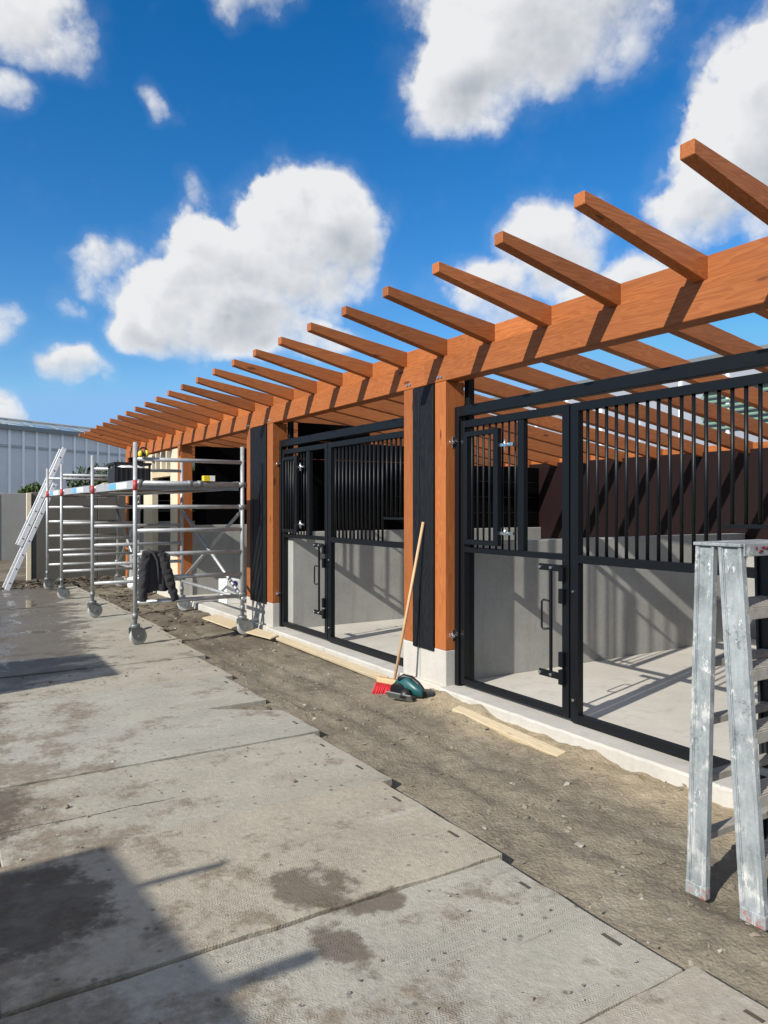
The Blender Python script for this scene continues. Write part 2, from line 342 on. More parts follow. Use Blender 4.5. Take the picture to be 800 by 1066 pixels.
def glass_mat(name, col):
    m, t, b = new_mat(name); p = pos(t)
    n = t.noise(p, .25, 4, .6); f = t.noise(t.map(p, scale=(.4, .4, 2)), 1, 4)
    k = t.math('ADD', .72, t.math('ADD', t.math('MULTIPLY', n, .35), t.math('MULTIPLY', f, .2)))
    t.put(b.inputs['Base Color'], t.vmath('SCALE', col, scale=k)); b.inputs['Roughness'].default_value = .5; b.inputs['Specular IOR Level'].default_value = .2
    return m
M['glazing'] = glass_mat('frosted_greenhouse_glazing', (.66, .68, .70)); M['glazing_grey'] = glass_mat('grey_greenhouse_glazing', (.27, .29, .335))
def roofglass():
    m, t, b = new_mat('clear_roof_glazing')
    b.inputs['Base Color'].default_value = (.72, .82, .9, 1); b.inputs['Roughness'].default_value = .15
    tr = t.node('ShaderNodeBsdfTransparent'); tr.inputs[0].default_value = (.80, .86, .90, 1)
    mx = t.node('ShaderNodeMixShader'); mx.inputs[0].default_value = .16
    t.l.new(tr.outputs[0], mx.inputs[1]); t.l.new(b.outputs[0], mx.inputs[2])
    o = [n for n in t.n if n.type == 'OUTPUT_MATERIAL'][0]; t.l.new(mx.outputs[0], o.inputs[0]); return m
M['roofglass'] = roofglass()
def leaf_mat(name, a, bcol):
    m, t, b = new_mat(name); p = pos(t)
    t.put(b.inputs['Base Color'], t.mix(t.noise(p, 3.5, 4), a, bcol)); b.inputs['Roughness'].default_value = .6; return m
M['leaf'] = leaf_mat('hedge_leaves', (.022, .040, .014), (.085, .115, .04))
M['leaf2'] = leaf_mat('weed_leaves', (.05, .09, .02), (.14, .19, .06))
M['bark'] = simple('bark', (.09, .07, .05), .9)

# ------------------------------------------------------------------ mesh builder
class MB:
    def __init__(s): s.bm = bmesh.new()
    def poly(s, pts, smooth=False):
        f = s.bm.faces.new([s.bm.verts.new(p) for p in pts]); f.smooth = smooth; return f
    def hexa(s, c8):
        v = [s.bm.verts.new(p) for p in c8]
        for q in ((0, 3, 2, 1), (4, 5, 6, 7), (0, 1, 5, 4), (1, 2, 6, 5), (2, 3, 7, 6), (3, 0, 4, 7)):
            s.bm.faces.new([v[i] for i in q])
        return s
    def box(s, x0, x1, y0, y1, z0, z1):
        return s.hexa([(x0, y0, z0), (x1, y0, z0), (x1, y1, z0), (x0, y1, z0), (x0, y0, z1), (x1, y0, z1), (x1, y1, z1), (x0, y1, z1)])
    def bar(s, a, b, w, h, up=(0, 0, 1)):
        a, b = Vector(a), Vector(b); d = (b - a).normalized(); u = Vector(up)
        x = d.cross(u)
        if x.length < 1e-4: x = d.cross(Vector((1, 0, 0)))
        x.normalize(); u = x.cross(d); x *= w / 2; u *= h / 2
        return s.hexa([a - x - u, a + x - u, b + x - u, b - x - u, a - x + u, a + x + u, b + x + u, b - x + u])
    def tube(s, pts, r, n=10, caps=True):
        pts = [Vector(p) for p in pts]; rs = r if isinstance(r, (list, tuple)) else [r] * len(pts)
        rings = []; px = None
        for i, p in enumerate(pts):
            d = (pts[min(i + 1, len(pts) - 1)] - pts[max(i - 1, 0)]).normalized()
            if px is None:
                px = d.cross(Vector((0, 0, 1)))
                if px.length < 1e-3: px = d.cross(Vector((1, 0, 0)))
            px = (px - d * px.dot(d)).normalized(); py = d.cross(px)
            rings.append([s.bm.verts.new(p + (px * math.cos(2 * math.pi * k / n) + py * math.sin(2 * math.pi * k / n)) * rs[i]) for k in range(n)])
        for a, b in zip(rings, rings[1:]):
            for k in range(n):
                f = s.bm.faces.new((a[k], a[(k + 1) % n], b[(k + 1) % n], b[k])); f.smooth = True
        if caps:
            s.bm.faces.new(rings[0][::-1]); s.bm.faces.new(rings[-1])
        return s
    def cyl(s, a, b, r, n=16): return s.tube([a, b], r, n)
    def prism(s, prof, axis, a, b):
        """profile of 2-D points extruded along an axis (0,1,2) from a to b"""
        def P(q, t):
            l = list(q); l.insert(axis, t); return tuple(l)
        A = [s.bm.verts.new(P(q, a)) for q in prof]; B = [s.bm.verts.new(P(q, b)) for q in prof]
        n = len(prof); s.bm.faces.new(A); s.bm.faces.new(B[::-1])
        for i in range(n): s.bm.faces.new((A[i], B[i], B[(i + 1) % n], A[(i + 1) % n]))
        return s
    def blob(s, c, r, sub=2, seed=0, amp=.2, smooth=True):
        res = bmesh.ops.create_icosphere(s.bm, subdivisions=sub, radius=1.0)
        for v in res['verts']:
            k = 1 + amp * mnoise.noise(v.co * 1.7 + Vector((seed, seed * .7, 3)))
            v.co = Vector((v.co.x * r[0] * k + c[0], v.co.y * r[1] * k + c[1], v.co.z * r[2] * k + c[2]))
        for v in res['verts']:
            for f in v.link_faces: f.smooth = smooth
        return s
    def build(s, name, mat, parent=None, bevel=0.0, seg=1):
        bmesh.ops.recalc_face_normals(s.bm, faces=s.bm.faces[:])
        if bevel:
            es = [e for e in s.bm.edges if len(e.link_faces) == 2 and e.calc_face_angle(0) > .7 and not (e.link_faces[0].smooth and e.link_faces[1].smooth)]
            bmesh.ops.bevel(s.bm, geom=es, offset=bevel, segments=seg, profile=.5, affect='EDGES', clamp_overlap=True)
        me = bpy.data.meshes.new(name)
        o = bpy.data.objects.new(name, me)
        org = Vector((0, 0, 0))
        if parent is not None:
            o.parent = parent; q = parent
            while q is not None: org += q.location; q = q.parent
        else:
            cs = [v.co for v in s.bm.verts]
            org = Vector((sum(c.x for c in cs) / len(cs), sum(c.y for c in cs) / len(cs), min(c.z for c in cs))); o.location = org
        bmesh.ops.translate(s.bm, verts=s.bm.verts[:], vec=-org)
        s.bm.to_mesh(me); s.bm.free(); me.materials.append(M[mat]); COL.objects.link(o); return o
def tag(o, label=None, cat=None, group=None, kind=None):
    for k, v in (('label', label), ('category', cat), ('group', group), ('kind', kind)):
        if v: o[k] = v
    return o
def thing(name, loc, label, cat, group=None):
    o = bpy.data.objects.new(name, None); o.empty_display_size = .1; COL.objects.link(o); o.location = loc
    return tag(o, label, cat, group)

# ------------------------------------------------------------------ ground
def frange(a, b, st):
    out = []; v = a
    while v < b - 1e-6: out.append(v); v += st
    out.append(b); return out
def fbm(x, y, s, o=4): return mnoise.fractal(Vector((x * s, y * s, 1.7)), .9, 2.1, o)
def dirt_z(x, y):
    z = -.045 + .03 * min(max((x - 2.2) / 1.3, 0), 1) + .022 * fbm(x, y, 1.3) + .008 * fbm(x, y, 5) + .004 * max(fbm(x, y, 14, 3), -.25) + .004 * fbm(x, y, 34, 2) - .016 * math.exp(-((x - 2.72 - .06 * math.sin(y * 1.7)) / .09) ** 2) - .012 * math.exp(-((x - 3.02 - .05 * math.sin(y * 1.3)) / .07) ** 2)
    k = min(max((x - 3.15) / .45, 0), 1)
    z += k * (.045 + .030 * fbm(x, y, 4.5, 3)) * (1 if y < 5.6 else .5)
    for cx, cy, r, h in ((3.55, 4.75, .3, .05), (3.52, 4.35, .25, .035), (3.45, 5.05, .35, .03)):
        d2 = ((x - cx) ** 2 + (y - cy) ** 2) / r / r
        z += h * math.exp(-d2 * 2)
    if x < 2.6: z -= .03 * min((2.6 - x) / .4, 1)
    if x < 2.55 and 5.15 < y < 5.75: z = max(z, -.030 + .010 * fbm(x, y, 9, 3) + .008 * fbm(x, y, 25, 2))
    return z
xs = frange(1.78, 3.62, .018)
ys = []; y = .7
while y < 17.5: ys.append(y); y += .014 + .0065 * max(y - 2, 0)
b = MB(); vv = [[b.bm.verts.new((x, y, dirt_z(x, y))) for x in xs] for y in ys]
for j in range(len(ys) - 1):
    for i in range(len(xs) - 1):
        f = b.bm.faces.new((vv[j][i], vv[j][i + 1], vv[j + 1][i + 1], vv[j + 1][i])); f.smooth = True
o = b.build('dirt_path', 'dirt'); tag(o, kind='structure')
b = MB(); xs2 = [-400, -60, -20, -8, -4, 0, 4, 9, 14, 20, 40, 90, 400]; ys2 = [-400, -60, -15, -4, 2, 8, 14] + frange(17, 32, 1.0) + [40, 60, 120, 400]
def gz(x, y): return -.16 + (.25 * max(fbm(x, y, .35), -.2) + .05 if 17.5 < y < 60 and abs(x) < 60 else 0)
vv = [[b.bm.verts.new((x, y, gz(x, y))) for x in xs2] for y in ys2]
for j in range(len(ys2) - 1):
    for i in range(len(xs2) - 1):
        f = b.bm.faces.new((vv[j][i], vv[j][i + 1], vv[j + 1][i + 1], vv[j + 1][i])); f.smooth = True
o = b.build('ground', 'dirt'); tag(o, kind='structure')

# yard of loose concrete slabs, each laid by itself
rows = [(-2.4, 2.2, 0), (-1.4, 2.2, 0), (-.4, 2.2, 0), (.6, 2.215, 0), (1.6, 2.175, .2), (2.555, 2.20, -.1), (3.60, 2.285, .2), (4.62, 2.335, .5), (5.60, 2.345, .3), (6.60, 2.43, 1.0), (7.62, 2.51, .8),
        (8.63, 2.56, .6), (9.64, 2.62, .5), (10.65, 2.62, .4), (11.66, 2.60, -.5), (12.67, 2.58, .6), (13.68, 2.57, .3), (14.69, 2.56, 0)]
for i, (y0, xr, rot) in enumerate(rows):
    y1 = (rows[i + 1][0] if i + 1 < len(rows) else y0 + 1.0) - .012
    dz = rng.uniform(-.008, .006)
    for c in range(3):
        x1 = xr - c * 2.02; x0 = x1 - 2.0
        b = MB(); nx = 20
        # slightly chipped outline
        def jag(k): return rng.uniform(-.007, .005) if k else 0
        top = [(x0 + (x1 - x0) * q / nx, y0 + jag(1)) for q in range(nx + 1)] + [(x1 + jag(1), y0 + (y1 - y0) * q / 8) for q in range(1, 8)] + \
              [(x1 - (x1 - x0) * q / nx, y1 + jag(1) * .6) for q in range(nx + 1)] + [(x0, y1 - (y1 - y0) * q / 8) for q in range(1, 8)]
        if c == 0 and abs(y0 - 4.62) < .01: top = [p for p in top if (p[0] - 1.86) / .50 + (p[1] - (y1 - .33)) / .33 < 1.02] ; top.sort(key=lambda p: math.atan2(p[1] - (y0 + y1) / 2, p[0] - (x0 + x1) / 2))
        cx, cy = (x0 + x1) / 2, (y0 + y1) / 2; ca, sa = math.cos(R(rot)), math.sin(R(rot))
        top = [(cx + (x - cx) * ca - (yy - cy) * sa, cy + (x - cx) * sa + (yy - cy) * ca) for x, yy in top]
        b.prism(top, 2, -.14, dz)
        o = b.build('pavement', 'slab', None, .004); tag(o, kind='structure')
        if c == 0:
            for q in (.26, .74):
                px, py = x1 - .07, y0 + (y1 - y0) * q
                px, py = cx + (px - cx) * ca - (py - cy) * sa, cy + (px - cx) * sa + (py - cy) * ca
                hl = rng.uniform(.026, .042); mb = MB(); mb.box(px - .008, px + .008, py - hl, py + hl, dz - .05, dz + .0022); mb.build('lifting_slot', 'slot', o)  # dark brown inlay level with the slab top, no hole cut

# stones and clods lying about
b = MB(); b2 = MB()
for k in range(1300):
    u = rng.random(); y = 1.0 + 13 * u ** 1.9
    x = rng.uniform(2.12, 3.58)
    r = (.0025 + .010 * rng.random() ** 2.2) * (1.5 if rng.random() < .03 else 1) * (1 + y * .05)
    (b if rng.random() < .88 else b2).blob((x, y, dirt_z(x, y) + r * .12), (r * rng.uniform(.8, 1.9), r * rng.uniform(.8, 1.7), r * rng.uniform(.5, .8)), 1, k, 1.3, False)
for k in range(420):
    y = 1.2 + 12 * rng.random() ** 1.6; x = rng.uniform(.3, 2.2); r = rng.uniform(.002, .006) * (2.2 if rng.random() < .05 else 1) * (1 + y * .05)
    (b if rng.random() < .7 else b2).blob((x, y, r * .4), (r * 1.3, r, r * .7), 1, k, 1.0, False)
tag(b.build('dirt_clods', 'clod'), 'loose brown clods and crumbs strewn over dirt and slabs', 'dirt', None, 'stuff')
tag(b2.build('gravel', 'stone'), 'pale scattered pebbles and concrete crumbs on the dirt', 'gravel', None, 'stuff')

# ------------------------------------------------------------------ the stable block
FX = 3.6
st = thing('stable_block', (FX, 7.5, 0), 'unfinished row of horse stables with orange timber posts and open rafters on concrete plinths', 'stable')
Y_END = 16.16; Y_BEG = -1.0
PIL = [(1.350, 1.510, 1.810, 1.965), (4.875, 5.022, 5.335, 5.492), (8.401, 8.570, 9.097, 9.256), (12.196, 12.39, None, None)]   # near post, cladding, far post
# floor and kerb
MB().box(3.56, 8.0, Y_BEG, 16.3, -.15, .098).build('floor', 'floor', st, .006)
for y0, y1 in ((Y_BEG, 1.35), (1.965, 4.875), (5.492, 8.401), (9.256, 12.15)):
    b = MB(); n = int((y1 - y0) / .05)
    prev = None
    for k in range(n + 1):
        yy = y0 + (y1 - y0) * k / n; j = .006 * mnoise.noise(Vector((yy * 9, 2, 1))) + .004 * mnoise.noise(Vector((yy * 31, 5, 1)))
        ring = [b.bm.verts.new(p) for p in ((3.535 + j, yy, -.15), (3.533 + j, yy, .085 + j), (3.545 + j, yy, .099 + .3 * j), (3.70, yy, .1025), (3.70, yy, -.15))]
        if prev:
            for a in range(5): b.bm.faces.new((prev[a], prev[(a + 1) % 5], ring[(a + 1) % 5], ring[a]))
        else: b.bm.faces.new(ring)
        prev = ring
    b.bm.faces.new(prev[::-1])
    b.build('kerb', 'plinth', st)
def plinths(y0, y1, z, cut=None):
    segs = [(y0, cut - .004), (cut + .004, y1)] if cut else [(y0, y1)]
    for a, c in segs: MB().box(3.60, 3.80, a, c, -.15, z).build('plinth', 'plinth', st, .008, 2)
for i, p in enumerate(PIL):
    ya, yb = p[0], p[3] if p[3] else p[1]
    zt = .388
    plinths(ya - .002, yb + (.012 if p[3] else .02), zt, (ya + yb) / 2 + .06 if p[3] else None)
    MB().box(3.60, 3.79, p[0], p[1], zt, 2.582).build('post', 'red_z', st, .004)
    if p[3]:
        MB().box(3.60, 3.79, p[2], p[3], zt, 2.582).build('post', 'red_z', st, .004)
        b = MB(); nb = 3 if p[2] - p[1] < .4 else 5
        for q in range(nb):
            a = p[1] + .004 + (p[2] - p[1] - .008) * q / nb; c = p[1] + .004 + (p[2] - p[1] - .008) * (q + 1) / nb - .004
            b.box(3.582 + .003 * (q % 2), 3.74, a, c, zt - .026, 2.574)
        b.build('cladding', 'char', st, .003)
        MB().box(3.800, 3.86, p[0] - .05, p[0] + .01, .1, 2.62).build('jamb_post', 'steel', st, .003)
MB().box(3.60, 3.79, 16.0, Y_END, .1, 2.582).build('post', 'red_z', st, .004)
MB().box(3.60, 3.79, Y_BEG, Y_BEG + .15, .1, 2.582).build('post', 'red_z', st, .004)
# front beam in lengths
for a, c in ((Y_BEG, 5.18), (5.182, 12.29), (12.292, Y_END)):
    MB().box(3.60, 3.742, a, c, 2.584, 2.786).build('beam', 'red_y', st, .004)
# rafters, tapered outside, running back over the stables
Y0, SP, WID = 1.403, .592, .0708
XB = 7.92; SL = -.151
def rz_top(x): return 2.928 + SL * (x - 3.6)
ks = list(range(-3, 26))
for k in ks:
    y1 = Y0 + k * SP + rng.uniform(-.004, .004); y0 = y1 - WID
    dz = rng.uniform(-.004, .004)
    prof = [(2.682, 3.067), (3.6, 2.928), (XB, rz_top(XB)), (XB, rz_top(XB) - .142), (3.6, 2.787), (2.682, 3.002)]
    MB().prism([(x, z + dz * (x < 3.6)) for x, z in prof], 1, y0, y1).build('rafter', 'red_x', st, .003)
    if k > ks[0]:
        MB().box(3.622, 3.70, y0 - SP + WID + .002, y0 - .002, 2.788, 2.922).build('blocking', 'red_y', st, .002)
        MB().box(7.84, 7.90, y0 - SP + WID + .002, y0 - .002, rz_top(7.87) - .13, rz_top(7.87) - .005).build('rear_blocking', 'red_y', st, .002)
MB().box(7.842, 7.96, Y_BEG, Y_END, 1.98, rz_top(7.9) - .144).build('rear_beam', 'red_y', st, .003)
# rear wall
MB().box(7.83, 8.03, Y_BEG, Y_END, .096, 1.10).build('rear_wall', 'wall', st, .006)
for a, c in ((Y_BEG, 1.4), (1.404, 3.9), (3.904, 6.4), (6.404, 8.9), (8.904, 11.4), (11.404, 13.9), (13.904, Y_END)):
    MB().box(7.80, 7.826, a, c, 1.06, 2.205).build('rear_panel', 'maroon', st, .002)
# partitions
def partition(y0, y1, boards, top=1.262, xs0=3.762):
    MB().box(xs0, 7.795, y0, y1, .096, top).build('partition_wall', 'wall', st, .006)
    if boards:
        yc0, yc1 = y0 + .05, y0 + .09
        n = 7; b = MB()
        for q in range(n):
            za, zb = top + .002 + 1.55 * q / n, top + 1.55 * (q + 1) / n - .004
            xe = 7.79
            def lim(x): return rz_top(x) - .150
            if za >= lim(3.87): continue
            if zb > lim(7.79): xe = min(7.79, 3.6 + (zb - 2.928 + .150) / SL)
            if xe <= 3.9: continue
            b.box(3.87, xe, yc0, yc1, za, zb)
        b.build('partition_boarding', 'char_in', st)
partition(1.50, 1.65, False, 1.262, 3.81)
partition(4.94, 5.09, False, 1.262, 3.81)
partition(8.17, 8.9, True)
partition(12.22, 12.4, True)
partition(15.98, 16.14, True)
# bolt heads through beam over each post
for p in PIL:
    for ya, yb in ((p[0], p[1]), (p[2], p[3])):
        if ya is None: continue
        b = MB()
        for q in (-.022, .022): b.cyl((3.588, (ya + yb) / 2 + q, 2.622), (3.60, (ya + yb) / 2 + q, 2.622), .011, 10)
        b.build('bolt', 'bolt', st)

def stable_front(Y):
    """door and barred fixed panel; Y is the far (hinge) edge of the bay, the panel runs towards smaller y"""
    X0, X1 = 3.700, 3.752
    W = 2.895
    def y(d): return Y - d
    MB().box(X0 - .012, X1 + .012, y(.045), y(-.005), .10, 2.372).build('door_jamb', 'steel', st, .003)
    MB().box(X0 - .012, X1 + .012, y(W), y(.046), 2.290, 2.372).build('head_rail', 'steel', st, .003)
    # ---- door leaf
    d0, d1 = .062, 1.250
    b = MB()
    b.box(X0, X1, y(d0 + .045), y(d0), .125, 2.252).box(X0, X1, y(d1), y(d1 - .062), .125, 2.252)
    b.box(X0, X1, y(d1 - .063), y(d0 + .046), .125, .172).box(X0, X1, y(d1 - .063), y(d0 + .046), 2.196, 2.252).box(X0 + .001, X1 - .001, y(d1 - .063), y(d0 + .046), 1.193, 1.236)
    door = b.build('stable_door', 'steel', st, .002)
    b = MB(); b.box(X0 + .003, X1 - .003, y(.80), y(.735), 1.237, 2.195); b.build('inner_stile', 'steel', door, .002)
    for d in (.17, .245, .32, .395, .47, .545, .62, .69):
        MB().cyl((3.727, y(d), 1.235), (3.727, y(d), 2.197), .0085, 8).build('bar', 'steel', door)
    # hatch folded back flat on the outside
    hx0, hx1 = 3.650, 3.688; a, c = .165, .575
    b = MB()
    b.box(hx0, hx1, y(a + .04), y(a), 1.262, 2.150).box(hx0, hx1, y(c), y(c - .052), 1.262, 2.150)
    b.box(hx0, hx1, y(c - .053), y(a + .041), 1.262, 1.300).box(hx0, hx1, y(c - .053), y(a + .041), 2.112, 2.150)
    for q in (.250, .320, .390, .460): b.cyl((3.669, y(q), 1.299), (3.669, y(q), 2.113), .0085, 8)
    b.build('hatch', 'steel', door, .0015)
    for z in (1.36, 2.02):
        b = MB(); b.cyl((3.675, y(.63), z - .045), (3.675, y(.63), z + .045), .010, 10); b.bar((3.672, y(.575), z), (3.672, y(.73), z), .014, .022); b.cyl((3.655, y(.655), z), (3.69, y(.655), z), .013, 10)
        b.build('hatch_hinge', 'bolt', door)
    # slide lock with handle
    dl = 1.112
    b = MB(); b.bar((3.672, y(dl), .395), (3.672, y(dl), 1.150), .018, .018, (0, 1, 0))
    for z in (.405, 1.140): b.bar((3.672, y(dl - .11), z), (3.672, y(dl + .10), z), .016, .045)
    for z in (.52, .40, .95, 1.10): b.box(3.665, 3.70, y(dl + .115), y(dl + .075), z - .05, z + .05)
    b.build('slide_lock', 'steel', door, .0015)
    MB().tube([(3.672, y(dl), .905), (3.655, y(dl - .055), .915), (3.650, y(dl - .066), .900), (3.650, y(dl - .066), .725), (3.655, y(dl - .055), .710), (3.672, y(dl), .720)], .0075, 8).build('handle', 'steel', door)
    b = MB()
    for z in (.405, 1.140):
        for q in (-.095, .01): b.cyl((3.652, y(dl + q), z), (3.668, y(dl + q), z), .0105, 10)
    b.build('lock_bolt', 'bolt', door)
    # ---- fixed panel
    e0, e1 = 1.266, W
    fh = 2.40
    b = MB()
    b.box(X0, X1, y(e0 + .068), y(e0), .112, 2.252).box(X0, X1, y(e1), y(e1 - .05), .112, 2.252)
    b.box(X0, X1, y(e1 - .051), y(e0 + .069), .112, .168).box(X0, X1, y(e1 - .051), y(e0 + .069), 2.196, 2.252).box(X0 + .001, X1 - .001, y(e1 - .051), y(e0 + .069), 1.180, 1.234)
    fix = b.build('barred_panel', 'steel', st, .002)
    d = e0 + .068 + .062
    while d < e1 - .07:
        zb = 1.233 if d < fh else 1.455
        MB().cyl((3.727, y(d), zb), (3.727, y(d), 2.197), .0112, 10).build('bar', 'steel', fix); d += .0795
    b = MB(); b.box(3.714, 3.740, y(e1 - .051), y(fh - .02), 1.440, 1.462); b.build('feed_hatch_rail', 'steel', fix, .002)
    b = MB(); b.bar((3.706, y(e0 + .03), .26), (3.698, y(e0 + .03), .26), .05, .10); b.build('lock_keep', 'steel', fix)
    b = MB(); b.cyl((3.688, y(e0 + .03), .262), (3.70, y(e0 + .03), .262), .010, 10); b.cyl((3.688, y(e0 + .03), .99), (3.70, y(e0 + .03), .99), .007, 10); b.build('bolt', 'bolt', fix)
    # post brackets
    for z in (2.085, .508):
        b = MB(); b.bar((3.672, y(-.055), z), (3.672, y(.03), z), .022, .022); b.cyl((3.64, y(-.025), z), (3.69, y(-.025), z), .022, 12); b.cyl((3.64, y(.02), z), (3.69, y(.02), z), .018, 12)
        b.box(3.668, 3.72, y(-.018), y(-.006), z - .045, z + .045)
        b.build('hinge_bracket', 'bolt', st, .001)
    for z in (2.02, .56):
        b = MB(); b.bar((3.672, y(W - .03), z), (3.672, y(W + .02), z), .02, .02); b.cyl((3.65, y(W - .02), z), (3.69, y(W - .02), z), .018, 12); b.build('hinge_bracket', 'bolt', st, .001)
stable_front(4.866)
stable_front(8.405)

# unfinished end bay: raw timber door framing
for a, c in ((12.41, 12.86), (14.06, 14.70)):
    b = MB()
    b.box(3.61, 3.72, a, (a + c) / 2 - .004, .12, 2.55).box(3.613, 3.72, (a + c) / 2 + .004, c, .12, 2.55); b.build('raw_jamb', 'pale_z', st, .003)
MB().box(3.605, 3.725, 12.862, 14.058, 2.10, 2.20).build('raw_lintel', 'pale_y', st, .003)
for a in (13.1, 13.45, 13.8): MB().box(3.615, 3.71, a, a + .07, 2.202, 2.55).build('raw_stud', 'pale_z', st, .003)
MB().box(3.58, 3.80, 12.42, 15.99, -.1, .118).build('kerb', 'plinth', st, .006)
MB().box(3.615, 3.71, 14.702, 15.99, .12, 1.15).build('infill_wall', 'wall', st, .004)
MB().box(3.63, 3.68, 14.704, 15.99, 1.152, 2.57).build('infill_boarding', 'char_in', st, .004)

# ------------------------------------------------------------------ step ladder (right foreground)
XL = 2.672
lad = thing('step_ladder', (2.9, 1.8, 0), 'battered aluminium double-sided step ladder with paint splashes standing beside the barred stable panel', 'ladder')
def lerp(a, b, t): return a + (b - a) * t
ZT = 1.395
def stile(side, leg):
    """side 0 = near the viewer, 1 = far; leg 0 = steep leg, 1 = splayed leg"""
    (ya0, ya1, yb0, yb1) = (1.862, 1.952, 1.842, 1.925) if leg == 0 else (1.612, 1.712, 1.726, 1.824)      # foot and top y range
    zf = -.02
    xo_b, xo_t = (XL - .005, XL + .02) if side == 0 else (XL + .56, XL + .455)
    s_ = 1 if side == 0 else -1
    b = MB(); t_ = .006; fl = .030
    def q(x_off0, x_off1, f0, f1):
        # prism between fractions f0..f1 of the stile width and offsets inwards
        P = []
        for (ya, yb, xo, z) in ((ya0, ya1, xo_b, zf), (yb0, yb1, xo_t, ZT)):
            P += [(xo + s_ * x_off0, lerp(ya, yb, f0), z), (xo + s_ * x_off1, lerp(ya, yb, f0), z), (xo + s_ * x_off1, lerp(ya, yb, f1), z), (xo + s_ * x_off0, lerp(ya, yb, f1), z)]
        b.hexa(P)
    q(.009, .009 + t_, .131, .849)       # web
    q(0, fl, 0, .13); q(0, fl, .85, 1)   # flanges
    q(.004, .0085, .131, .17); q(.003, .0085, .80, .849)
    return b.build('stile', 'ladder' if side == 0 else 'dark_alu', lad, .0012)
for side in (0, 1):
    for leg in (0, 1): stile(side, leg)
def ledge(z, leg, depth, th, name):
    f = (z + .02) / (ZT + .02)
    (ya0, ya1, yb0, yb1) = (1.862, 1.952, 1.842, 1.925) if leg == 0 else (1.612, 1.712, 1.726, 1.824)
    ya, yb = lerp(ya0, yb0, f), lerp(ya1, yb1, f)
    xa, xb = lerp(XL - .005, XL + .02, f) + .012, lerp(XL + .56, XL + .455, f) - .012
    b = MB()
    if leg == 1:
        b.box(xa, xb, ya + .002, yb - .004, z - .006, z).box(xa, xb, ya - .002, ya + .006, z - th, z - .0065)
        for q in range(5): b.box(xa, xb, ya + .012 + q * .016, ya + .018 + q * .016, z + .0002, z + .0035)
    else: b.box(xa, xb, ya + .02, yb - .02, z - th, z)
    b.build(name, 'tread', lad, .001)
for k in range(5):
    ledge(1.165 - .235 * k, 1, .09, .050, 'tread')
    ledge(1.165 - .235 * k, 0, .05, .028, 'rung')
b = MB(); b.box(XL + .012, XL + .463, 1.722, 1.93, ZT + .002, ZT + .016).box(XL + .03, XL + .445, 1.716, 1.7215, ZT - .035, ZT + .016); b.build('top_cap', 'ladder', lad, .004, 2)
b = MB()
for q in range(14): b.blob((XL + .10 + rng.random() * .3, 1.7145, ZT - .012 + rng.uniform(-.012, .016)), (.022 * rng.random() + .006, .0022, .007), 1, q, .6)
b.build('paint_splash', 'splash', lad)
for side in (0, 1):
    for leg in (0, 1):
        ya, yb = ((1.860, 1.954) if leg == 0 else (1.610, 1.714)); xo = XL - .007 if side == 0 else XL + .532
        MB().box(xo, xo + .034, ya, yb, -.03, .022).build('foot', 'ladder', lad, .004, 2)
b = MB(); b.bar((XL + .25, 1.70, .47), (XL + .25, 1.86, .47), .012, .03); b.bar((XL + .22, 1.69, .35), (XL + .22, 1.69, .60), .05, .012, (1, 0, 0)); b.build('hook', 'ladder', lad, .001)

